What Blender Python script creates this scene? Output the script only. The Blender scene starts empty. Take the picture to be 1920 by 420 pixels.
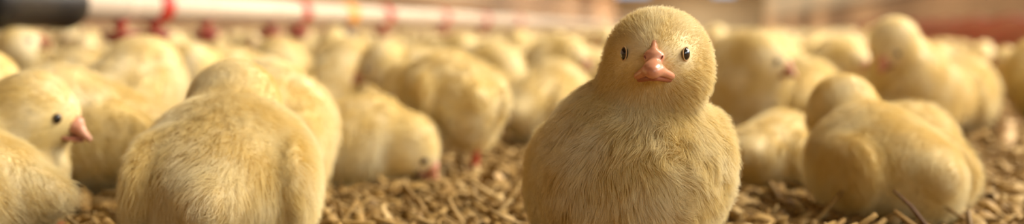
import bpy, math, random
import numpy as np
from mathutils import Vector, Matrix, kdtree

# ------------------------------------------------------------------ camera, world, light, exposure
SC = bpy.context.scene
COL = SC.collection
F = 2400.0            # focal length in pixels of the 1920 px wide frame
H = 0.082             # lens height above the litter
HOR = 55.0            # image row of the horizon
cam_d = bpy.data.cameras.new('camera')
cam = bpy.data.objects.new('camera', cam_d); COL.objects.link(cam)
cam.location = (0, 0, H); cam.rotation_euler = (math.pi/2, 0, 0)
cam_d.sensor_width = 36; cam_d.lens = F/1920*36
cam_d.shift_y = -(210-HOR)/1920
cam_d.clip_start = 0.01; cam_d.clip_end = 300
cam_d.dof.use_dof = True; cam_d.dof.focus_distance = 0.367; cam_d.dof.aperture_fstop = 8.2
SC.camera = cam

SC.view_settings.view_transform = 'Standard'
SC.view_settings.look = 'None'
SC.view_settings.gamma = 1.0
SC.view_settings.exposure = 0.30
SC.view_settings.use_curve_mapping = False
SC.cycles.max_bounces = 10
SC.cycles.diffuse_bounces = 3
SC.cycles.transmission_bounces = 6

def S(r, g, b):
    f = lambda c: c/12.92 if c <= .04045 else ((c+.055)/1.055)**2.4
    return (f(r), f(g), f(b), 1)

world = bpy.data.worlds.new('world'); SC.world = world; world.use_nodes = True
wb = world.node_tree.nodes['Background']
wb.inputs[0].default_value = S(.72, .84, .95); wb.inputs[1].default_value = 1.0

TH = math.atan(0.154)         # the barn runs slightly to the right of the lens axis
def B(l, s, z):               # lateral, along the barn, height
    return Vector((l*math.cos(TH)+s*math.sin(TH), -l*math.sin(TH)+s*math.cos(TH), z))
def area(name, loc, target, sx, sy, power, color):
    d = bpy.data.lights.new(name, 'AREA'); d.shape = 'RECTANGLE'; d.size = sx; d.size_y = sy
    d.energy = power; d.color = color[:3]
    o = bpy.data.objects.new(name, d); COL.objects.link(o); o.location = loc
    o.rotation_euler = (Vector(target)-Vector(loc)).to_track_quat('-Z', 'Y').to_euler()
    return o
# daylight falling in through the raised side curtains
area('daylight_right', B(3.40, 3.5, 2.0), B(0, 2.2, 0.4), 9.0, 1.4, 300, S(1, .955, .89))
area('daylight_right', B(3.40, -4.5, 2.0), B(0, -1.5, 0.4), 5.0, 1.4, 55, S(1, .955, .89))
# unseen lamps added under the ceiling to light chicks and brighten the far walls
for s, pw in ((-3.0, 3), (1.2, 165), (4.5, 12), (9, 55), (14, 130), (20, 230), (30, 340), (42, 420), (56, 480), (70, 520), (79, 650)):
    area('added_lamp', B(2.2 if s < 10 else -1.0, s, 2.75), B(2.0 if s < 10 else -1.0, s, 0), 0.35, 1.5, pw, S(1, .94, .84))

# ------------------------------------------------------------------ helpers
rng = np.random.default_rng(7)
random.seed(7)

def mat(name, color, rough=.6, spec=.4, coat=0, sss=0):
    m = bpy.data.materials.new(name); m.use_nodes = True
    b = m.node_tree.nodes['Principled BSDF']
    b.inputs['Base Color'].default_value = color
    b.inputs['Roughness'].default_value = rough
    b.inputs['Specular IOR Level'].default_value = spec
    b.inputs['Coat Weight'].default_value = coat
    return m

def noise_mat(name, c1, c2, scale, rough=.75, bump=0, detail=6, stretch=None, spec=.3):
    m = mat(name, c1, rough, spec); nt = m.node_tree; b = nt.nodes['Principled BSDF']
    tc = nt.nodes.new('ShaderNodeTexCoord'); n = nt.nodes.new('ShaderNodeTexNoise')
    n.inputs['Scale'].default_value = scale; n.inputs['Detail'].default_value = detail
    if stretch:
        mp = nt.nodes.new('ShaderNodeMapping'); mp.inputs['Scale'].default_value = stretch
        nt.links.new(tc.outputs['Object'], mp.inputs[0]); nt.links.new(mp.outputs[0], n.inputs['Vector'])
    else:
        nt.links.new(tc.outputs['Object'], n.inputs['Vector'])
    r = nt.nodes.new('ShaderNodeValToRGB')
    r.color_ramp.elements[0].color = c1; r.color_ramp.elements[0].position = .35
    r.color_ramp.elements[1].color = c2; r.color_ramp.elements[1].position = .65
    nt.links.new(n.outputs['Fac'], r.inputs[0]); nt.links.new(r.outputs[0], b.inputs['Base Color'])
    if bump:
        bp = nt.nodes.new('ShaderNodeBump'); bp.inputs['Strength'].default_value = bump
        bp.inputs['Distance'].default_value = .01
        nt.links.new(n.outputs['Fac'], bp.inputs['Height']); nt.links.new(bp.outputs[0], b.inputs['Normal'])
    return m

def random_mat(name, stops, rough=.7):
    """one colour per object or per loose piece, picked from the stops"""
    m = mat(name, stops[0], rough, .25); nt = m.node_tree; b = nt.nodes['Principled BSDF']
    g = nt.nodes.new('ShaderNodeNewGeometry'); oi = nt.nodes.new('ShaderNodeObjectInfo')
    ad = nt.nodes.new('ShaderNodeMath'); ad.operation = 'ADD'
    fr = nt.nodes.new('ShaderNodeMath'); fr.operation = 'FRACT'
    r = nt.nodes.new('ShaderNodeValToRGB'); cr = r.color_ramp
    while len(cr.elements) < len(stops): cr.elements.new(.5)
    for i, c in enumerate(stops):
        cr.elements[i].position = i/(len(stops)-1); cr.elements[i].color = c
    nt.links.new(g.outputs['Random Per Island'], ad.inputs[0]); nt.links.new(oi.outputs['Random'], ad.inputs[1])
    nt.links.new(ad.outputs[0], fr.inputs[0]); nt.links.new(fr.outputs[0], r.inputs[0])
    nt.links.new(r.outputs[0], b.inputs['Base Color'])
    return m

def down_mat(name, root, tip, cream, strand=True):
    """soft chick down: yellow at the root, paler at the tip, with cream patches; lets light through"""
    m = bpy.data.materials.new(name); m.use_nodes = True; nt = m.node_tree; nt.nodes.clear()
    out = nt.nodes.new('ShaderNodeOutputMaterial')
    tc = nt.nodes.new('ShaderNodeTexCoord'); no = nt.nodes.new('ShaderNodeTexNoise')
    no.inputs['Scale'].default_value = 55; no.inputs['Detail'].default_value = 3
    nt.links.new(tc.outputs['Object'], no.inputs['Vector'])
    mr = nt.nodes.new('ShaderNodeMapRange'); mr.inputs[1].default_value = .4; mr.inputs[2].default_value = .68
    nt.links.new(no.outputs['Fac'], mr.inputs[0])
    a = nt.nodes.new('ShaderNodeMixRGB'); a.inputs[1].default_value = root; a.inputs[2].default_value = tip
    if strand:
        hi = nt.nodes.new('ShaderNodeHairInfo'); nt.links.new(hi.outputs['Intercept'], a.inputs[0])
    else:
        a.inputs[0].default_value = .35
    c = nt.nodes.new('ShaderNodeMixRGB'); c.inputs[2].default_value = cream
    nt.links.new(a.outputs[0], c.inputs[1]); nt.links.new(mr.outputs[0], c.inputs[0])
    d = nt.nodes.new('ShaderNodeBsdfPrincipled'); d.inputs['Roughness'].default_value = .55
    d.inputs['Specular IOR Level'].default_value = .25
    nt.links.new(c.outputs[0], d.inputs['Base Color'])
    if strand:
        t = nt.nodes.new('ShaderNodeBsdfTranslucent'); nt.links.new(c.outputs[0], t.inputs[0])
        mx = nt.nodes.new('ShaderNodeMixShader'); mx.inputs[0].default_value = .28
        nt.links.new(d.outputs[0], mx.inputs[1]); nt.links.new(t.outputs[0], mx.inputs[2])
        nt.links.new(mx.outputs[0], out.inputs[0])
    else:
        nt.links.new(d.outputs[0], out.inputs[0])
    return m

M_SKIN = down_mat('chick_skin_down', S(.87, .77, .50), S(.93, .86, .65), S(.935, .88, .73), False)
M_DOWN = down_mat('chick_down', S(.86, .745, .41), S(.96, .905, .70), S(.96, .925, .79))
M_BEAK = noise_mat('beak_horn', S(.84, .61, .48), S(.78, .53, .41), 260, .28, 0, spec=.5)
M_BEAKLOW = mat('beak_underside', S(.64, .40, .29), .5)
M_NOSTRIL = mat('nostril_dark', S(.52, .28, .20), .6)
M_EYE = mat('eye_black', S(.05, .035, .03), .06, .6, 1.0)
M_LID = mat('eyelid_skin', S(.80, .66, .46), .6)
M_LEG = noise_mat('leg_skin', S(.84, .40, .28), S(.74, .32, .22), 300, .5)
M_CLAW = mat('claw_horn', S(.72, .58, .45), .4)
M_WHITE = mat('white_pipe_plastic', S(.83, .76, .67), .35)
M_RED = mat('red_plastic', S(.72, .17, .12), .4)
M_REDDK = mat('dark_red_plastic', S(.55, .13, .10), .4)
M_ORANGE = mat('orange_plastic', S(.93, .62, .12), .4)
M_BLACK = noise_mat('black_rubber', S(.13, .12, .11), S(.17, .15, .13), 30, .45)
M_STEEL = mat('dull_steel', S(.55, .53, .50), .4)
M_CORD = mat('hanger_cord', S(.62, .55, .45), .8)
M_FEEDPIPE = noise_mat('tan_feed_pipe', S(.93, .79, .64), S(.95, .82, .68), 8, .5)
M_STRAWDK = mat('dark_straw', S(.36, .24, .13), .7)

def link(o, parent=None):
    COL.objects.link(o)
    if parent is not None: o.parent = parent
    return o
def mesh_obj(name, V, Fc, m, parent=None, smooth=True):
    me = bpy.data.meshes.new(name); me.from_pydata([tuple(v) for v in V], [], [tuple(f) for f in Fc]); me.update()
    if smooth: me.polygons.foreach_set('use_smooth', [True]*len(me.polygons))
    for x in (m if isinstance(m, (list, tuple)) else [m]): me.materials.append(x)
    return link(bpy.data.objects.new(name, me), parent)
def tag(o, label, cat, group=None):
    o['label'] = label; o['category'] = cat
    if group: o['group'] = group
    return o
def empty(name, loc, rz=0):
    o = bpy.data.objects.new(name, None); COL.objects.link(o); o.location = loc; o.rotation_euler = (0, 0, rz)
    o.empty_display_size = .02
    return o

class MB:
    def __init__(self): self.V = []; self.F = []
    def add(self, V, Fc):
        n = len(self.V); self.V += [tuple(v) for v in V]; self.F += [tuple(i+n for i in f) for f in Fc]
        return self
    def box(self, x0, x1, y0, y1, z0, z1, fn=lambda p: p):
        V = [fn(Vector((x, y, z))) for x in (x0, x1) for y in (y0, y1) for z in (z0, z1)]
        return self.add(V, [(0, 1, 3, 2), (4, 6, 7, 5), (0, 4, 5, 1), (2, 3, 7, 6), (0, 2, 6, 4), (1, 5, 7, 3)])
    def tube(self, P, R, n=12, cap=True):
        P = [Vector(p) for p in P]; V = []; Fc = []
        up = None
        for i, p in enumerate(P):
            t = (P[min(i+1, len(P)-1)]-P[max(i-1, 0)]).normalized()
            if up is None: up = t.orthogonal().normalized()
            up = (up - t*up.dot(t)).normalized(); sd = t.cross(up)
            for k in range(n):
                a = 2*math.pi*k/n; V.append(p+(up*math.cos(a)+sd*math.sin(a))*R[i])
        for i in range(len(P)-1):
            for k in range(n):
                a, b = i*n+k, i*n+(k+1) % n
                Fc.append((a, b, b+n, a+n))
        if cap:
            Fc.append(tuple(range(n-1, -1, -1))); Fc.append(tuple((len(P)-1)*n+k for k in range(n)))
        return self.add(V, Fc)
    def obj(self, name, m, parent=None, smooth=True):
        return mesh_obj(name, self.V, self.F, m, parent, smooth)

# ------------------------------------------------------------------ smooth bodies: blended ellipsoids and capsules
def sdf_eval(els, P):
    D = None
    for e in els:
        if e[0] == 'e':
            _, c, r, R, k = e
            q = (P-c) @ R
            a = np.sqrt(((q/r)**2).sum(1))+1e-9; b = np.sqrt(((q/(r*r))**2).sum(1))+1e-9
            d = a*(a-1)/b
        else:
            _, a, b, ra, rb, k = e
            ab = b-a; t = np.clip(((P-a) @ ab)/(ab @ ab), 0, 1)
            d = np.sqrt(((P-a-t[:, None]*ab)**2).sum(1))-(ra+(rb-ra)*t)
        if D is None: D = d
        else:
            h = np.clip(.5+.5*(D-d)/k, 0, 1)
            D = D*(1-h)+d*h-k*h*(1-h)
    return D
def sdf_grad(els, P, e=2e-4):
    g = np.empty_like(P)
    for i in range(3):
        o = np.zeros(3); o[i] = e
        g[:, i] = sdf_eval(els, P+o)-sdf_eval(els, P-o)
    return g/(np.linalg.norm(g, axis=1, keepdims=True)+1e-12)

def surface_nets(els, lo, hi, h):
    n = np.ceil((hi-lo)/h).astype(int)+1
    ax = [lo[i]+h*np.arange(n[i]) for i in range(3)]
    G = np.stack(np.meshgrid(*ax, indexing='ij'), -1).reshape(-1, 3)
    Fv = sdf_eval(els, G).reshape(n)
    s = Fv < 0
    cn = np.zeros(n-1, int)
    off = [(a, b, c) for a in (0, 1) for b in (0, 1) for c in (0, 1)]
    sl = lambda A, o: A[o[0]:o[0]+n[0]-1, o[1]:o[1]+n[1]-1, o[2]:o[2]+n[2]-1]
    for o in off: cn += sl(s, o)
    act = (cn > 0) & (cn < 8)
    idx = -np.ones(n-1, int); idx[act] = np.arange(act.sum())
    base = np.argwhere(act)
    acc = np.zeros((len(base), 3)); cnt = np.zeros(len(base))
    for o in off:
        for a in range(3):
            if o[a]: continue
            p = list(o); p[a] = 1
            f0 = sl(Fv, o)[act]; f1 = sl(Fv, p)[act]
            x = (f0 < 0) != (f1 < 0)
            t = f0[x]/(f0[x]-f1[x])
            q = np.tile(np.array(o, float), (x.sum(), 1)); q[:, a] = t
            acc[x] += q; cnt[x] += 1
    V = lo+h*(base+acc/cnt[:, None])
    faces = []
    for a in range(3):
        b, c = (a+1) % 3, (a+2) % 3
        A0 = [slice(None)]*3; A1 = [slice(None)]*3
        A0[a] = slice(0, -1); A1[a] = slice(1, None)
        s0, s1 = s[tuple(A0)], s[tuple(A1)]
        e = np.argwhere(s0 != s1)
        ok = (e[:, b] > 0) & (e[:, c] > 0) & (e[:, b] < n[b]-1) & (e[:, c] < n[c]-1)
        e = e[ok]
        eb = np.zeros(3, int); eb[b] = 1; ec = np.zeros(3, int); ec[c] = 1
        q = [e-eb-ec, e-ec, e, e-eb]
        I = np.stack([idx[tuple(x.T)] for x in q], 1)
        fl = s0[tuple(e.T)]
        I[~fl] = I[~fl][:, ::-1]
        faces.append(I)
    Fc = np.concatenate(faces)
    for _ in range(2):
        g = sdf_grad(els, V); V = V-g*sdf_eval(els, V)[:, None]
    return V, Fc

def E(c, r, R=None, k=.008): return ('e', np.array(c, float), np.array(r, float), np.eye(3) if R is None else R, k)
def K(a, b, ra, rb, k=.006): return ('c', np.array(a, float), np.array(b, float), ra, rb, k)
def rotx(a): c, s = math.cos(a), math.sin(a); return np.array([[1, 0, 0], [0, c, -s], [0, s, c]])
def rotz(a): c, s = math.cos(a), math.sin(a); return np.array([[c, -s, 0], [s, c, 0], [0, 0, 1]])
def roty(a): c, s = math.cos(a), math.sin(a); return np.array([[c, 0, s], [0, 1, 0], [-s, 0, c]])

POSES = dict(   # body height, body pitch (breast up), head place, head yaw, head pitch (down), standing
    stand=(.040, 24, (0, -.029, .0700), 0, 6, True),
    tall=(.043, 34, (0, -.026, .078), 0, 6, True),
    sit=(.0275, 12, (0, -.026, .056), 0, 4, False),
    lie=(.0265, 2, (0, -.046, .026), 0, 14, False),
    peck=(.038, -10, (0, -.055, .026), 0, 48, True),
    stoop=(.0385, 4, (0, -.050, .052), 0, 30, True),
)
def pose_els(p):
    bz, bp, hd, hy, hp, up = p['pose']
    Rb = rotx(-math.radians(bp)); C = np.array([0, 0, bz])
    W = lambda v: C+Rb @ np.array(v, float)
    k = .010; fat = p.get('fat', 1)
    els = [E(W((0, 0, 0)), (.0265*fat, .034, .0255), Rb, k),
           E(W((0, -.017, .003)), (.0235*fat, .021, .0240), Rb, k),
           E(W((0, .025, .002)), (.018*fat, .018, .017), Rb, k),
           E(W((0, .041, .008)), (.007, .010, .006), Rb, .008)]
    for sx in (-1, 1):
        Rw = Rb @ rotz(-sx*.10) @ rotx(.16)
        w_ = p.get('wr', 0) if sx > 0 else 0
        els.append(E(W((sx*.0212*fat+w_, .008-w_*2, .002+w_*1.5)), (.0056, .024, .0150), Rw, .007))
        if up: els.append(E(W((sx*.013, .004, -.018)), (.011, .013, .012), Rb, k))
    # head and neck
    Rh = rotz(math.radians(hy)) @ rotx(math.radians(hp)) @ roty(math.radians(p.get('hr', 0)))
    hc = np.array(hd, float); hs = p.get('hs', 1.0)
    Hh = lambda v: hc+Rh @ (np.array(v, float)*hs)
    nb = W((0, -.016, .010)); 
    els.append(K(nb, hc+Rh @ np.array((0, .003, -.003)), p.get('nr', .0165), p.get('nt', .0133)*hs, p.get('nk', .008)))
    els += [E(Hh((0, .002, .0005)), np.array((.0150, .0140, .0142))*hs, Rh, .007),
            E(Hh((0, -.0075, -.0015)), np.array((.0098, .0100, .0098))*hs, Rh, .006)]
    for sx in (-1, 1): els.append(E(Hh((sx*.0068, -.0025, -.0065)), np.array((.0078, .0085, .0080))*hs, Rh, .006))
    return els, Rh, hc, hs, Hh

def march(els, o, d, tmax=.06):
    o = np.array(o, float); d = np.array(d, float)/np.linalg.norm(d); t = 0
    for _ in range(60):
        v = sdf_eval(els, (o+d*t)[None])[0]
        if v < 1e-5: break
        t += v*.8
        if t > tmax: break
    return o+d*t

def ellipsoid(c, r, R, nu=14, nv=9):
    V = []; Fc = []
    for j in range(nv+1):
        th = math.pi*j/nv
        for i in range(nu):
            ph = 2*math.pi*i/nu
            V.append(np.array(c)+R @ (np.array((math.sin(th)*math.cos(ph), math.sin(th)*math.sin(ph), math.cos(th)))*np.array(r)))
    for j in range(nv):
        for i in range(nu):
            a, b = j*nu+i, j*nu+(i+1) % nu
            Fc.append((a, a+nu, b+nu, b))
    return V, Fc

def make_hair(name, els, V, Fc, p, Hh, hs, hc, Rh, n, width, parent, eyes, clump=0.0, npts=5, lmul=1.0):
    P0, P1, P2, P3 = (V[Fc[:, i]] for i in range(4))
    area_ = .5*np.linalg.norm(np.cross(P2-P0, P3-P1), axis=1)
    f = rng.choice(len(Fc), n, p=area_/area_.sum())
    u, v = rng.random((2, n, 1))
    R = (P0[f]*(1-u)+P1[f]*u)*(1-v)+(P3[f]*(1-u)+P2[f]*u)*v
    N = sdf_grad(els, R)
    beak = Hh((0, -.020, -.003)); tip = Hh((0, -.026, -.006))
    hd = np.linalg.norm(R-hc, axis=1)/hs
    wh = np.clip((.026-hd)/.010, 0, 1)[:, None]
    bo = np.linalg.norm(R-beak, axis=1)/hs
    fh = R-beak; fh /= np.linalg.norm(fh, axis=1, keepdims=True)
    fb = np.stack([R[:, 0]*16, np.full(n, .55), np.full(n, -.85)], 1)
    fb += np.stack([0*u[:, 0], .3*np.clip(R[:, 1]/.02, -1, 1), 0*u[:, 0]], 1)
    fl = fh*wh*1.2+fb*(1-wh)
    # slow swirl so the down does not lie like a comb
    ph = R*np.array((190., 170., 210.))
    fl += (.18+(.34 if clump > .55 else .12)*(1-wh))*np.stack([np.sin(ph[:, 1]+ph[:, 2]), np.sin(ph[:, 0]-ph[:, 2]*1.3), np.sin(ph[:, 0]*1.1+ph[:, 1])], 1)
    if clump > .55:
        ph = R*np.array((520., 610., 560.))
        fl += .40*(1-wh)*np.stack([np.sin(ph[:, 1]+ph[:, 2]), np.sin(ph[:, 0]-ph[:, 2]), np.sin(ph[:, 0]+ph[:, 1])], 1)
    fl += rng.normal(0, .26, (n, 3))
    T = fl-N*(fl*N).sum(1, keepdims=True); T /= np.linalg.norm(T, axis=1, keepdims=True)+1e-9
    L = (.0034*wh[:, 0]+.0064*(1-wh[:, 0]))*(.55+.8*rng.random(n))*lmul
    keep = np.ones(n, bool)
    for e in eyes:
        de = np.linalg.norm(R-e, axis=1)/hs
        keep &= de > .0026
        L *= np.clip((de-.0010)/.0075, .22, 1)
    keep &= bo > .0040
    L *= np.clip((bo-.0005)/.014, .30, 1)
    bz = R[:, 2]; L = np.minimum(L, np.maximum(bz-.0005, .0015)/.6)
    R, N, T, L = R[keep], N[keep], T[keep], L[keep]; n = len(R); whk = wh[keep]
    lift = (.55+.35*rng.random((n, 1)))*(.85-.35*whk)
    ts = np.linspace(0, 1, npts)
    pts = np.empty((n, npts, 3)); pts[:, 0] = R-N*.0001
    cur = pts[:, 0].copy()
    for i in range(1, npts):
        w = ts[i]
        d = N*(lift*(1.15-.5*w))+T*(.45+.7*w)
        d[:, 2] -= .15*w
        d /= np.linalg.norm(d, axis=1, keepdims=True)
        cur = cur+d*(L/(npts-1))[:, None]; pts[:, i] = cur
    if clump > 0:
        m = max(20, n//26); ci = rng.choice(n, m, replace=False)
        kd = kdtree.KDTree(m)
        for j, q in enumerate(R[ci]): kd.insert(q, j)
        kd.balance()
        near = np.array([kd.find(q)[1] for q in R])
        cw = clump*(1-.75*whk)*(.4+.6*rng.random((n, 1)))
        for i in range(1, npts):
            pts[:, i] += (pts[ci[near], i]-pts[:, i])*cw*(ts[i]**1.3)
    cv = bpy.data.hair_curves.new(name); cv.add_curves([npts]*n)
    cv.position_data.foreach_set('vector', pts.astype(np.float32).ravel())
    rad = cv.attributes.get('radius') or cv.attributes.new('radius', 'FLOAT', 'POINT')
    prof = np.array([1, .95, .8, .55, .2]) if npts == 5 else np.array([1, .75, .2])
    rad.data.foreach_set('value', np.tile(prof*width*.5, n).astype(np.float32))
    cv.materials.append(M_DOWN)
    return link(bpy.data.objects.new(name, cv), parent)

def make_leg(side, hip, parent, lift=0):
    b = MB(); x = hip[0]; y = hip[1]
    foot = Vector((x*1.08, y-.004, .0028))
    b.tube([(x, y, hip[2]), (x, y+.003, hip[2]*.62), (foot.x, foot.y+.001, .010), foot], [.0036, .0029, .0025, .0027], 10)
    for a, l in ((0, .017), (38, .014), (-38, .014), (180, .007)):
        t = math.radians(a+side*6)
        dx, dy = math.sin(t), -math.cos(t)
        pt = [foot+Vector((dx*l*q, dy*l*q, dz)) for q, dz in ((0, 0), (.35, .0004), (.7, -.0004), (.92, -.0008), (1.12, -.0018))]
        b.tube(pt, [.0019, .0016, .0014, .0010, .0003], 8)
    return b.obj('leg', M_LEG, parent)

def make_chick(p, res=.0024, hairs=5000, width=.00030, detail=1, clump=.5, npts=3, lmul=1.0):
    els, Rh, hc, hs, Hh = pose_els(p)
    lo = np.array((-.045, -.085, -.004)); hi = np.array((.045, .065, .105))
    if p['pose'][2][0]:
        lo[0] -= abs(p['pose'][2][0]); hi[0] += abs(p['pose'][2][0])
    V, Fc = surface_nets(els, lo, hi, res)
    if not p['pose'][5]: V[:, 2] = np.maximum(V[:, 2], .0008)
    body = mesh_obj('chick', V, Fc, M_SKIN)
    # eyes
    eyes = []
    for sx in (-1, 1):
        e = march(els, Hh((sx*.0093, -.035, .0002)), Rh @ np.array((0, 1, 0)))
        nrm = Rh @ np.array((sx*math.sin(math.radians(58)), -math.cos(math.radians(58)), .02))
        eyes.append(e)
        c = e+nrm*.0003
        Z = nrm/np.linalg.norm(nrm); X = np.cross(Rh @ np.array((0, 0, 1)), Z); X /= np.linalg.norm(X); Y = np.cross(Z, X)
        Re = np.stack([X, Y, Z], 1)
        v, f = ellipsoid(c, np.array((.00165, .00205, .0012))*hs, Re)
        eo = mesh_obj('eye', v, f, M_EYE, body)
        if detail:
            ring = [c+Re @ (np.array((math.cos(t)*.0018, math.sin(t)*.0022, .0002))*hs) for t in np.linspace(0, 2*math.pi, 17)]
            MB().tube(ring, [.00017]*17, 6, False).obj('eyelid', M_LID, eo)
    # beak
    q = lambda v: Hh(v)
    up = [K(q((0, -.0150, .0044)), q((0, -.0184, .0010)), .0008*hs, .0012*hs, .0004),
          E(q((0, -.0182, -.0010)), np.array((.0033, .0026, .0026))*hs, Rh, .0007),
          K(q((0, -.0185, -.0028)), q((0, -.0236, -.0058)), .0023*hs, .0021*hs, .0008),
          K(q((.0052, -.0158, -.0068)), q((.0016, -.0216, -.0052)), .0012*hs, .0017*hs, .0022),
          K(q((-.0052, -.0158, -.0068)), q((-.0016, -.0216, -.0052)), .0012*hs, .0017*hs, .0022)]
    if detail < 2:
        up = [K(q((0, -.0150, .0025)), q((0, -.0180, -.0005)), .0010*hs, .0020*hs, .0012),
              E(q((0, -.0170, -.0022)), np.array((.0040, .0028, .0034))*hs, Rh, .0012),
              K(q((0, -.0175, -.0028)), q((0, -.0245, -.0064)), .0030*hs, .0010*hs, .0016)]
    bc = q((0, -.0185, -.002))
    v, f = surface_nets(up, bc-.013*hs, bc+.013*hs, .00045 if detail > 1 else .0010)
    bk = mesh_obj('beak', v, f, M_BEAK, body)
    lowr = [K(q((0, -.0150, -.0072)), q((0, -.0208, -.0072)), .0013*hs, .0009*hs, .001),
            K(q((.0046, -.0150, -.0078)), q((.0008, -.0210, -.0076)), .0010*hs, .0009*hs, .001),
            K(q((-.0046, -.0150, -.0078)), q((-.0008, -.0210, -.0076)), .0010*hs, .0009*hs, .001)]
    bc = q((0, -.018, -.0078))
    v, f = surface_nets(lowr, bc-.010*hs, bc+.010*hs, .0005 if detail > 1 else .0010)
    mesh_obj('lower_beak', v, f, M_BEAKLOW, bk)
    if detail > 1:
        for sx in (-1, 1):
            e = march(up, q((sx*.0026, -.04, -.0012)), Rh @ np.array((0, 1, 0)))
            v, f = ellipsoid(e, np.array((.00028, .0003, .0007))*hs, Rh @ roty(sx*.5), 10, 6)
            mesh_obj('nostril', v, f, M_NOSTRIL, bk)
    if p['pose'][5]:
        for sx in (-1, 1): make_leg(sx, (sx*.0135, .004, p['pose'][0]-.015), body)
    else:
        for sx in (-1, 1):
            b = MB()
            for a, l in ((0, .013), (36, .011), (-36, .011)):
                t = math.radians(a); y0 = p['pose'][2][1]*.2-.016
                b.tube([(sx*.013+math.sin(t)*l*w, y0-math.cos(t)*l*w, z) for w, z in ((0, .0032), (.5, .0026), (1, .0014))], [.0018, .0015, .0004], 7)
            b.obj('foot', M_LEG, body)
    if hairs:
        make_hair('down', els, V, Fc, p, Hh, hs, hc, Rh, hairs, width, body, eyes, clump, npts, lmul)
    return body

def copy_chick(src):
    c = src.copy(); COL.objects.link(c)
    for ch in list(src.children):
        a = ch.copy(); COL.objects.link(a); a.parent = c
        for g in ch.children:
            d = g.copy(); COL.objects.link(d); d.parent = a
    return c

# ------------------------------------------------------------------ the barn
FAR = 84.0; NEARW = -9.0; LEFT = -6.0; RIGHT = 3.5; TOP = 2.9
bmat_litter = noise_mat('floor_litter', S(.42, .30, .16), S(.66, .52, .32), 90, .95, .8, 9)
fl = MB(); fl.add([B(LEFT-.3, NEARW, -.004), B(RIGHT+.3, NEARW, -.004), B(RIGHT+.3, FAR+.3, -.004), B(LEFT-.3, FAR+.3, -.004)], [(0, 1, 2, 3)])
floor = fl.obj('floor', bmat_litter, None, False); floor['kind'] = 'structure'
def struct(b, name, m, parent=None):
    o = b.obj(name, m, parent, False)
    if parent is None: o['kind'] = 'structure'
    return o
bx = lambda l0, l1, s0, s1, z0, z1: MB().box(l0, l1, s0, s1, z0, z1, lambda p: B(p.x, p.y, p.z))
M_CEIL = noise_mat('ceiling_sheet', S(.62, .54, .43), S(.68, .60, .48), 2, .7)
M_BOARD = [noise_mat('painted_board', S(*c), S(*[min(1, x*1.06) for x in c]), 3, .7, 0, 4, (.3, .3, 6)) for c in
           ((.93, .76, .61), (.94, .83, .70), (.91, .74, .59), (.95, .85, .72))]
M_RWALL = noise_mat('brown_concrete', S(.74, .61, .47), S(.80, .67, .52), 2.5, .8)
M_SILL = noise_mat('sill_timber', S(.42, .34, .27), S(.48, .39, .31), 4, .8)
M_END = noise_mat('grey_end_wall', S(.66, .61, .51), S(.70, .65, .55), 1.5, .8)
struct(bx(LEFT-.3, RIGHT+.3, NEARW, FAR+.3, TOP, TOP+.1), 'ceiling', M_CEIL)
wl = struct(bx(LEFT-.3, LEFT-.04, NEARW, FAR, -.004, TOP), 'wall_left', M_BOARD[1])
z = 0.0
for i in range(9):
    hgt = (.16, .22, .20, .26, .30, .34, .4, .45, .5)[i]
    bx(LEFT-.04, LEFT-.012*(i % 2), NEARW, FAR, z, z+hgt-.012).obj('board', M_BOARD[i % 4], wl, False); z += hgt
wr = struct(bx(RIGHT, RIGHT+.2, NEARW, FAR, -.004, .66), 'wall_right', M_RWALL)
s = NEARW
while s < FAR:                       # concrete panels of the low wall
    bx(RIGHT-.03, RIGHT, s+.02, min(FAR, s+2.98), 0, .64).obj('panel', M_RWALL, wr, False); s += 3.0
struct(bx(RIGHT-.05, RIGHT+.22, NEARW, FAR, .66, .72), 'trim_sill', M_SILL)
# the translucent side curtain, bellied between its battens
mc = bpy.data.materials.new('curtain_film'); mc.use_nodes = True; nt = mc.node_tree
tr = nt.nodes.new('ShaderNodeBsdfTranslucent'); tr.inputs[0].default_value = S(1, .77, .52)
mx = nt.nodes.new('ShaderNodeMixShader'); mx.inputs[0].default_value = .6
pb = nt.nodes['Principled BSDF']; pb.inputs['Base Color'].default_value = S(.92, .75, .55); pb.inputs['Roughness'].default_value = .5
nt.links.new(pb.outputs[0], mx.inputs[1]); nt.links.new(tr.outputs[0], mx.inputs[2]); nt.links.new(mx.outputs[0], nt.nodes['Material Output'].inputs[0])
cb = MB(); nS = 60; V = []; Fc = []
for i in range(nS+1):
    s = 8.2+(FAR-8.2)*i/nS
    for j in range(6):
        zz = .72+(TOP-.72)*j/5
        V.append(B(RIGHT+.06+.03*math.sin(i*2.1+j), s, zz))
for i in range(nS):
    for j in range(5):
        a = i*6+j; Fc.append((a, a+6, a+7, a+1))
cu = mesh_obj('side_curtain', V, Fc, mc); tag(cu, 'pale backlit curtain hung above the low brown wall on the far right', 'curtain')
for s in range(9, 27, 3):
    bx(RIGHT-.02, RIGHT+.02, s, s+.08, .72, TOP).obj('batten', M_SILL, cu, False)
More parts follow.
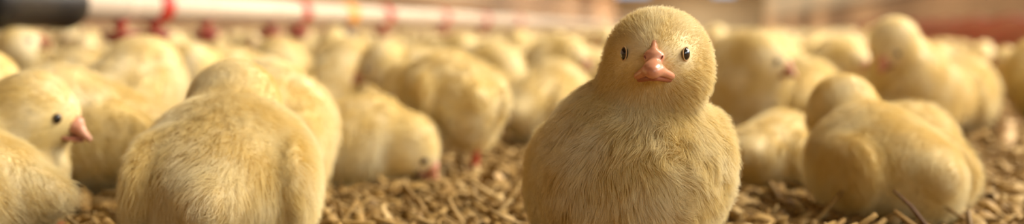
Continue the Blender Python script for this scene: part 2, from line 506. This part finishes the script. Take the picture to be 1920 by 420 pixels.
# end wall with two open ventilation hatches that show the sky
hatches = [(-6.1, -3.8), (.15, 1.75)]
we = MB(); f3 = lambda p: B(p.x, p.y, p.z)
we.box(LEFT-.3, RIGHT+.3, FAR, FAR+.2, -.004, 2.25, f3); we.box(LEFT-.3, RIGHT+.3, FAR, FAR+.2, 2.7, TOP, f3)
we.box(-3.8, .15, FAR, FAR+.2, 2.25, 2.7, f3); we.box(1.75, RIGHT+.3, FAR, FAR+.2, 2.25, 2.7, f3)
struct(we, 'wall_end', M_END)
for i, (a, b_) in enumerate(hatches):
    w = MB()
    for (l0, l1, z0, z1) in ((a, b_, 2.25, 2.29), (a, b_, 2.66, 2.7), (a, a+.06, 2.29, 2.66), (b_-.06, b_, 2.29, 2.66)):
        w.box(l0, l1, FAR-.04, FAR+.02, z0, z1, f3)
    struct(w, f'window_{i+1}', M_STEEL)
struct(bx(LEFT-.3, RIGHT+.3, NEARW-.2, NEARW, -.004, TOP), 'wall_near', M_BOARD[1])

# ------------------------------------------------------------------ drinker line, feed pipe, red trough
LD = -.52; R0 = .0145; ZP = .0895+R0
dl = empty('drinker_line', B(LD, 1.0, 0), 0)
inv = Matrix.Translation(-dl.location)
def Bp(l, s, z): return B(l, s, z)-dl.location
MB().tube([Bp(LD, .7, ZP), Bp(LD, 1.6, ZP), Bp(LD, 5, ZP), Bp(LD, 14, ZP)], [R0]*4, 20).obj('pipe', M_WHITE, dl)
def px_to_s(px): return (LD*F/(math.cos(TH)*(px-1330))+LD*math.sin(TH))/math.cos(TH)
def disc(name, m, s, r0, ln, par):
    return MB().tube([Bp(LD, s-ln/2, ZP), Bp(LD, s-ln/2+.001, ZP), Bp(LD, s+ln/2-.001, ZP), Bp(LD, s+ln/2, ZP)], [r0-.001, r0, r0, r0-.001], 20).obj(name, m, par)
stations = [(225, 'r', False), (290, 'r', True), (385, 'r', False), (505, 'd', False), (558, 'r', True), (648, 'o', True), (718, 'r', True), (828, 'r', True), (905, 'r', True), (968, 'r', True)]
for px, c, band in stations:
    s = px_to_s(px); m = {'r': M_RED, 'o': M_ORANGE, 'd': M_REDDK}[c]
    if band: sd = disc('saddle_clamp', m, s, R0+.0025, .026 if px < 600 else .04, dl)
    else: sd = disc('saddle_clamp', M_WHITE, s, R0+.0012, .014, dl)
    lb = {'r': 'red clamp', 'o': 'orange clamp', 'd': 'dark clamp'}[c] if band else 'white clamp'
    sd['label'] = lb
    MB().tube([Bp(LD, s, ZP-R0), Bp(LD, s, ZP-R0-.006), Bp(LD, s, ZP-R0-.007), Bp(LD, s, ZP-R0-.016)], [.006, .006, .0035, .003], 12).obj('nipple', m if c != 'o' else M_STEEL, sd)
    cup = MB().tube([Bp(LD, s, ZP-R0-.020), Bp(LD, s, ZP-R0-.019), Bp(LD, s, ZP-R0-.010), Bp(LD, s, ZP-R0-.0095), Bp(LD, s, ZP-R0-.017)], [.006, .010, .017, .0155, .008], 16)
    cup.obj('drip_cup', M_REDDK if c != 'o' else M_STEEL, sd)
# black pressure regulator sleeve round the near end of the pipe
s1 = px_to_s(130); s0 = px_to_s(-45)
rg = MB().tube([Bp(LD, x, ZP-.001) for x in (s0, s0+.004, s0+.03, s0+.034, s1-.026, s1-.022, s1-.006, s1)],
               [.020, .0225, .0225, .020, .020, .0215, .0215, .017], 28).obj('regulator_sleeve', M_BLACK, dl)
rg['label'] = 'black rubber sleeve'
for s in (.95, 1.9, 3.1, 4.6, 7):
    MB().tube([Bp(LD, s, ZP+R0*.8), Bp(LD, s, TOP)], [.0012]*2, 6).obj('hanger_cord', M_CORD, dl)
tag(dl, 'white drinker pipe with red and orange clamps crossing the upper left', 'drinker line')

fp = empty('feed_pipe', B(-1.62, 6, 0))
Bf = lambda l, s, z: B(l, s, z)-fp.location
MB().tube([Bf(-1.62, s, .29) for s in (2.5, 10, 25, 60)], [.034]*4, 16).obj('pipe', M_FEEDPIPE, fp)
for s in (3, 6, 10, 15, 22, 30, 40, 52):
    MB().tube([Bf(-1.62, s, .32), Bf(-1.62, s, TOP)], [.003]*2, 6).obj('hanger_cord', M_CORD, fp)
    MB().tube([Bf(-1.62, s-.02, .29), Bf(-1.62, s+.02, .29)], [.037]*2, 16).obj('clamp', M_STEEL, fp)
tag(fp, 'tan feed pipe hung high behind the white drinker pipe', 'pipe')

LT = .60
tro = empty('feeder_trough', B(LT, 2.4, 0))
Bt = lambda l, s, z: B(l, s, z)-tro.location
t = MB(); prof = [(-.030, .004), (.030, .004), (.050, .094), (.056, .094), (.056, .099), (.046, .099), (.026, .009), (-.026, .009), (-.046, .099), (-.056, .099), (-.056, .094), (-.050, .094)]
ss = (1.75, 5.0); V = [Bt(LT+x, s, z) for s in ss for x, z in prof]; n = len(prof)
t.add(V, [(i, (i+1) % n, n+(i+1) % n, n+i) for i in range(n)])
t.obj('trough', M_RED, tro, False)
for s in ss:
    e = MB(); e.add([Bt(LT+x, s+d, z) for d in (-.003, .003) for x, z in ((-.030, .004), (.030, .004), (.050, .097), (-.050, .097))],
                    [(0, 1, 2, 3), (7, 6, 5, 4), (0, 4, 5, 1), (1, 5, 6, 2), (2, 6, 7, 3), (3, 7, 4, 0)]); e.obj('end_plate', M_REDDK, tro, False)
for s in np.arange(2.0, 4.9, .35):
    MB().tube([Bt(LT-.05, s, .097), Bt(LT, s, .110), Bt(LT+.05, s, .097)], [.0025]*3, 6).obj('guard_bar', M_REDDK, tro)
for s in (1.9, 3.4, 4.9):
    MB().box(LT-.04, LT+.04, s, s+.02, -.004, .006, lambda p: B(p.x, p.y, p.z)-tro.location).obj('foot', M_REDDK, tro, False)
tag(tro, 'long red plastic feeder trough on the litter at the right edge', 'feeder')

# ------------------------------------------------------------------ litter
M_SHAV = random_mat('wood_shaving', [S(.48, .37, .19), S(.60, .48, .27), S(.68, .56, .34), S(.54, .42, .23), S(.76, .65, .44), S(.42, .32, .16)])
def shaving(L, W, curl, twist, thick=.0006, seg=5):
    V = []; Fc = []
    for i in range(seg+1):
        u = i/seg-.5; w = W*(1-1.2*abs(u)**2.2); a = curl*u; tw = twist*u
        if abs(curl) > .05: x, z = L/curl*math.sin(a), L/curl*(1-math.cos(a))
        else: x, z = L*u, 0
        for sy, sz in ((-1, 0), (1, 0), (1, 1), (-1, 1)):
            V.append((x-sz*thick*math.sin(a), sy*w/2*math.cos(tw), z+sy*w/2*math.sin(tw)+sz*thick*math.cos(a)))
    for i in range(seg):
        for k in range(4):
            a, b = i*4+k, i*4+(k+1) % 4; Fc.append((a, b, b+4, a+4))
    Fc += [(3, 2, 1, 0), tuple(seg*4+k for k in range(4))]
    V = np.array(V); V[:, 2] -= V[:, 2].min(); return V, np.array([f for f in Fc])
kinds = []
for i in range(14):
    if i < 11: kinds.append(shaving(random.uniform(.007, .019), random.uniform(.003, .007), random.uniform(-2.4, 2.4), random.uniform(-1, 1)))
    else: kinds.append(shaving(random.uniform(.018, .036), random.uniform(.0010, .0018), random.uniform(-.5, .5), random.uniform(-.6, .6), .001))
def scatter(n, d0, d1, smin, smax, zmax):
    V = []; Fc = []; off = 0
    for _ in range(n):
        v, f = kinds[random.randrange(len(kinds))]
        d = 1/(1/d1+(1/d0-1/d1)*random.random()); x = random.uniform(-.60, .60)*d
        R = Matrix.Rotation(random.uniform(0, 6.28), 3, 'Z') @ Matrix.Rotation(random.gauss(0, .35), 3, 'X') @ Matrix.Rotation(random.gauss(0, .25), 3, 'Y')
        w = (v*random.uniform(smin, smax)) @ np.array(R).T
        w[:, 2] += random.uniform(0, zmax)-.003-min(0, w[:, 2].min())*.6
        w += np.array((x, d, 0)); V.append(w); Fc.append(f+off); off += len(v)
    return np.concatenate(V), Fc
V, Fl = scatter(20000, .40, 4.0, .6, 1.3, .006)
lit = mesh_obj('litter', V, [tuple(int(i) for i in f) for g in Fl for f in g], M_SHAV, None, True)
lit['kind'] = 'stuff'; lit.parent = floor
kd_me = []
for v, f in kinds:
    me = bpy.data.meshes.new('wood_shaving'); me.from_pydata([tuple(x) for x in v], [], [tuple(int(i) for i in q) for q in f]); me.materials.append(M_SHAV)
    me.polygons.foreach_set('use_smooth', [True]*len(me.polygons)); kd_me.append(me)
n = 0
while n < 290:
    d = 1/(1/1.05+(1/.5-1/1.05)*random.random()); px = random.choice((random.uniform(560, 1010), random.uniform(1370, 1920), random.uniform(560, 1920)))
    o = bpy.data.objects.new('wood_shaving', random.choice(kd_me)); link(o, floor)
    o.location = ((px-960)/F*d, d, random.uniform(.001, .006)); o.scale = (random.uniform(.8, 1.3),)*3
    o.rotation_euler = (random.gauss(0, .3), random.gauss(0, .2), random.uniform(0, 6.28)); n += 1

def at(px, py, d): return Vector(((px-960)*d/F, d, H-(py-HOR)*d/F))
for px, py, d, L, W, cu, tw, rz, lab in (
        (868, 322, .70, .020, .008, 1.6, .3, .2, 'pale curled wood shaving between the legs of the pecking chick'),
        (905, 352, .655, .024, .008, 1.2, .6, .5, 'pale shaving lying under the red foot of the pecking chick'),
        (1800, 345, .655, .030, .005, .4, .2, .15, 'pale flat shaving beside the drooping chick at right'),
        (1888, 262, .90, .030, .012, 2.0, .5, 1.35, 'tall pale curl of shaving standing up near the right edge'),):
    v, f = shaving(L, W, cu, tw, .0008, 8); o = mesh_obj('wood_shaving', v, [tuple(int(i) for i in q) for q in f], mat('pale_shaving', S(.93, .80, .60), .6))
    o.location = at(px, py, d); o.location.z = max(.002, o.location.z-.01); o.rotation_euler = (.15, -.9 if 'tall' in lab else -.1, rz)
    if 'tall' in lab: o.location.z = .004
    tag(o, lab, 'shaving')
a, b_ = at(1676, 358, .475), at(1735, 422, .465)
st = MB().tube([a, a.lerp(b_, .5)+Vector((.0004, 0, .0006)), b_, b_+(b_-a)*1.15+Vector((0, 0, -.004))], [.0004, .0007, .0008, .0009], 8).obj('straw_stalk', M_STRAWDK)
tag(st, 'thin dark straw stalk sticking up before the sitting back-turned chick', 'straw')

# ------------------------------------------------------------------ the chicks
def P(base, **k):
    p = dict(k); bz, bp, hd, hy, hp, up = POSES[base]
    hd = k.get('hd', hd); p['pose'] = (k.get('bz', bz), k.get('bp', bp), hd, k.get('hy', hy), k.get('hp', hp), up)
    return p
taken = []
def place(o, px, d, yaw, s, label, group=None):
    o.location = ((px-960)*d/F, d, 0); o.rotation_euler = (0, 0, math.radians(yaw)); o.scale = (s, s, s)
    tag(o, label, 'chick', group); taken.append((o.location.x, o.location.y))
    return o

def hero(base, hx, hy_px, d, yaw, s, label, dx=0.0, dy=None, detail=1, res=None, hairs=None, width=None, clump=.3, npts=3, **k):
    """place a chick by where its head is: image column and row of the head centre at depth d"""
    hz = (H-(hy_px-HOR)*d/F)/s
    hd0 = POSES[base][2]
    hd = (dx, hd0[1] if dy is None else dy, hz)
    near = d < .60
    o = make_chick(P(base, hd=hd, **k), res or (.0022 if near else .0028), hairs or (26000 if near else 9000),
                   width or (.00014 if near else .00026), detail, clump, npts)
    t = math.radians(yaw); X = (hx-960)*d/F
    rx = X-s*(hd[0]*math.cos(t)-hd[1]*math.sin(t)); ry = d-s*(hd[0]*math.sin(t)+hd[1]*math.cos(t))
    return place(o, 960+rx/ry*F, ry, yaw, s, label)

# the sharp chick that looks into the lens
main = hero('stand', 1233, 106, .385, 5, 1.0, 'sharp pale yellow chick facing forward with pink beak and black eyes', dx=.0052, dy=-.022,
            detail=2, res=.0015, hairs=150000, width=.000075, clump=.56, npts=5, hy=-15, hp=-4, wr=.0032, fat=1.03, bz=.0345, bp=18, hs=.93, nr=.0155, nt=.0150, nk=.007)

for a, k in (
    (('sit', 440, 192, .485, 187, 1.06, 'large back-turned chick at left with its round rump nearest the lens'), dict(dx=0, dy=-.030, fat=1.06, bz=.0255, bp=10, nk=.005, hairs=60000, width=.00009, clump=.2)),
    (('sit', 72, 205, .512, 84, 1.03, 'chick at the left edge in profile with dark eye and pink beak'), dict(hy=-2, hp=14, dy=-.030, bz=.026, hs=.95)),
    (('sit', -262, 265, .448, 262, 1.0, 'round chick rump with its head out of sight in the bottom left corner'), dict(bz=.027)),
    (('sit', 52, 200, .62, -78, 1.05, 'chick whose back slopes down just behind the profile chick with dark eye'), dict(bz=.029)),
    (('stand', -18, 155, .66, 150, 1.0, 'pale chick crown rising at the left edge above the profile chick'), dict()),
    (('stand', 38, 88, .93, 60, .98, 'chick with upturned pinkish beak below the black pipe sleeve'), dict(hy=25, hp=-22)),
    (('stand', 288, 120, .80, 160, 1.02, 'plump yellow chick under the first red clamp turned away'), dict(dx=0, dy=-.022, bz=.041)),
    (('stoop', 112, 150, .90, -70, .98, 'tan chick stooping behind the profile chick under the pipe'), dict(dy=-.030)),
    (('stand', 505, 172, .625, 172, 1.06, 'back-turned chick standing behind the right shoulder of the large rump chick'), dict(dx=.006, dy=-.024, fat=1.05, bz=.029, bp=10)),
    (('stand', 516, 106, 1.12, 200, 1.0, 'chick head peeping over the back of the chick behind the large rump'), dict()),
    (('stoop', 352, 124, .88, -40, 1.0, 'yellow chick bending with shaded face just left behind the large chick head'), dict(hp=35)),
    (('lie', 774, 268, .662, 74, .95, 'resting chick lying low on the litter left of the red-legged chick'), dict(bz=.0205, hp=42, dy=-.040)),
    (('stoop', 757, 162, .735, -160, .90, 'plump red-legged chick standing with lowered dark face turned left'), dict(dx=.020, dy=-.040, bz=.0475, fat=1.0, hp=28, hy=92)),
    (('stoop', 712, 118, .93, -72, 1.0, 'chick looking left with shaded face over the red-legged chick'), dict(hp=22, dy=-.046)),
    (('stand', 668, 130, 1.02, 170, 1.0, 'pale back-turned chick directly above the resting chick'), dict()),
    (('stand', 870, 92, 1.22, 62, 1.0, 'small chick turned right with a reddish beak just above the red-legged chick'), dict(hp=14)),
    (('stoop', 945, 130, 1.03, 30, 1.05, 'chick with a brown shaded face right behind the red-legged chick rump'), dict(dy=-.032, hp=38)),
    (('sit', 1060, 165, .93, 150, 1.0, 'pale sitting chick at the left flank of the sharp chick'), dict()),
    (('stand', 1070, 100, 1.15, 55, 1.0, 'chick just left of the sharp chick head looking right'), dict(hp=20)),
    (('stand', 1432, 104, .88, 18, 1.08, 'golden breasted chick with shaded face turned right beside the sharp chick'), dict(hy=38, hp=16, dx=.003, dy=-.026)),
    (('sit', 1577, 200, .575, 196, .96, 'back-turned chick sitting on the litter behind the dark straw stalk'), dict(dy=-.036, bz=.0225, bp=6, nk=.005, hairs=40000, width=.00010, clump=.2)),
    (('lie', 1500, 330, .69, 150, .86, 'pale chick lying against the left side of the sitting back-turned chick'), dict(bz=.0165, bp=-2)),
    (('lie', 1750, 330, .60, 16, .86, 'drooping chick with pink beak to the litter right of the sitting chick'), dict(bz=.024, hp=50, dy=-.034)),
    (('tall', 1674, 78, .88, -46, 1.06, 'tall standing chick with dark shaded face looking down left'), dict(hp=36, dy=-.032, bz=.037, bp=22)),
    (('sit', 1808, 168, 1.02, 150, 1.04, 'pale chick half hidden behind the tall dark-faced chick'), dict(dy=-.024)),
    (('stand', 1598, 110, 1.18, 30, 1.0, 'pale chick left behind the head of the tall dark-faced chick'), dict()),
    (('stand', 1930, 116, 1.03, 200, 1.0, 'greyish shaded chick cut by the right edge below the red trough'), dict(dy=-.022)),
    (('sit', 1512, 165, 1.0, 170, 1.0, 'pale low chick in the gap left of the sitting chick head'), dict()),
):
    hero(*a, **k)

# the flock behind: a few chicks built with all their parts, copied one by one
protos = {k: [make_chick(P(*a[0:1], **a[1]), .0036, 2200, .0006, 0, .3, 3) for a in v] for k, v in dict(
    up=[('stand', dict()), ('stand', dict(hy=50, hd=(.006, -.026, .068))), ('stoop', dict()), ('tall', dict(hy=-30, hp=14)), ('peck', dict())],
    low=[('sit', dict()), ('sit', dict(hy=-45, hp=12)), ('lie', dict())]).items()}
first = {id(o): True for v in protos.values() for o in v}
def groups(px, d, pose):
    how = {'up': 'standing upright', 'turned': 'standing with turned head', 'stoop': 'standing with lowered head', 'tall': 'stretching tall',
           'peck': 'pecking at the litter', 'sit': 'sitting down', 'lie': 'lying down'}[pose]
    zone = 'under the white drinker pipe' if px < 930 else 'left of and behind the sharp chick' if px < 1240 else \
        'right of and behind the sharp chick' if px < 1560 else 'around the red trough'
    row = 'nearer' if d < 1.8 else 'middle' if d < 2.6 else 'farthest'
    lab = f'blurred small chick {how}, {row} crowd {zone}'
    return lab, f'crowd chicks {how}, {row}, {zone}'
grid = {}
def free(x, y, r):
    c = (int(x//.1), int(y//.1))
    for i in (-1, 0, 1):
        for j in (-1, 0, 1):
            for q in grid.get((c[0]+i, c[1]+j), ()):
                if (q[0]-x)**2+(q[1]-y)**2 < r*r: return False
    return True
def put(x, y): grid.setdefault((int(x//.1), int(y//.1)), []).append((x, y))
for x, y in taken: put(x, y)
def lat(x, y): return x*math.cos(TH)-y*math.sin(TH)
n = 0; tries = 0; spots = []
while n < 262 and tries < 60000:
    tries += 1
    d = math.sqrt(1.12**2+(3.5**2-1.12**2)*random.random()); px = random.uniform(-40, 1960)
    x = (px-960)*d/F; l = lat(x, d)
    if not free(x, d, .092): continue
    if abs(l-LT) < .10 and d > 1.6: continue
    put(x, d); spots.append((px, d, x, l)); n += 1
for px, d, x, l in spots:
    low = abs(l-LD) < .085
    lk = 'low' if low or px > 1690 or random.random() < .2 else 'up'
    pi = random.randrange(len(protos[lk])); src = protos[lk][pi]
    pose = dict(up=('up', 'turned', 'stoop', 'tall', 'peck'), low=('sit', 'sit', 'lie'))[lk][pi]
    if first.pop(id(src), None): o = src
    else: o = copy_chick(src)
    s = random.uniform(.84, .98) if px < 1690 else random.uniform(.82, .9)
    lab, g = groups(px, d, pose)
    place(o, px, d, random.uniform(0, 360), s, lab, g)
for v in protos.values():
    for o in v:
        if first.pop(id(o), None):
            for ch in list(o.children):
                for g in list(ch.children): bpy.data.objects.remove(g)
                bpy.data.objects.remove(ch)
            bpy.data.objects.remove(o)

# beyond the countable ones: the rest of the flock as one mass
far = MB(); VV = []; FF = []; off = 0
els_far = [pose_els(P('stand')), pose_els(P('sit')), pose_els(P('stoop'))]
lows = [surface_nets(e[0], np.array((-.045, -.09, -.004)), np.array((.045, .065, .105)), .0105) for e in els_far]
for _ in range(2600):
    d = 3.55*(24/3.55)**(random.random()**.8); px = random.uniform(-60, 1980); x = (px-960)*d/F
    l = lat(x, d)
    if not (LEFT+.3 < l < RIGHT-.3): continue
    if abs(l-LT) < .11 and d < 5.2: continue
    if not free(x, d, .075): continue
    put(x, d)
    v, f = random.choice(lows); a = random.uniform(0, 6.28)
    w = (v @ rotz(a).T)*random.uniform(.85, .98); w[:, 2] = np.maximum(w[:, 2], 0)
    VV.append(w+np.array((x, d, 0))); FF.append(f+off); off += len(v)
VV = np.concatenate(VV); FF = np.concatenate(FF)
fo = mesh_obj('distant_flock', VV, FF.tolist(), M_SKIN); fo['kind'] = 'stuff'
tag(fo, 'blurred mass of pale yellow chicks far down the barn', 'flock')
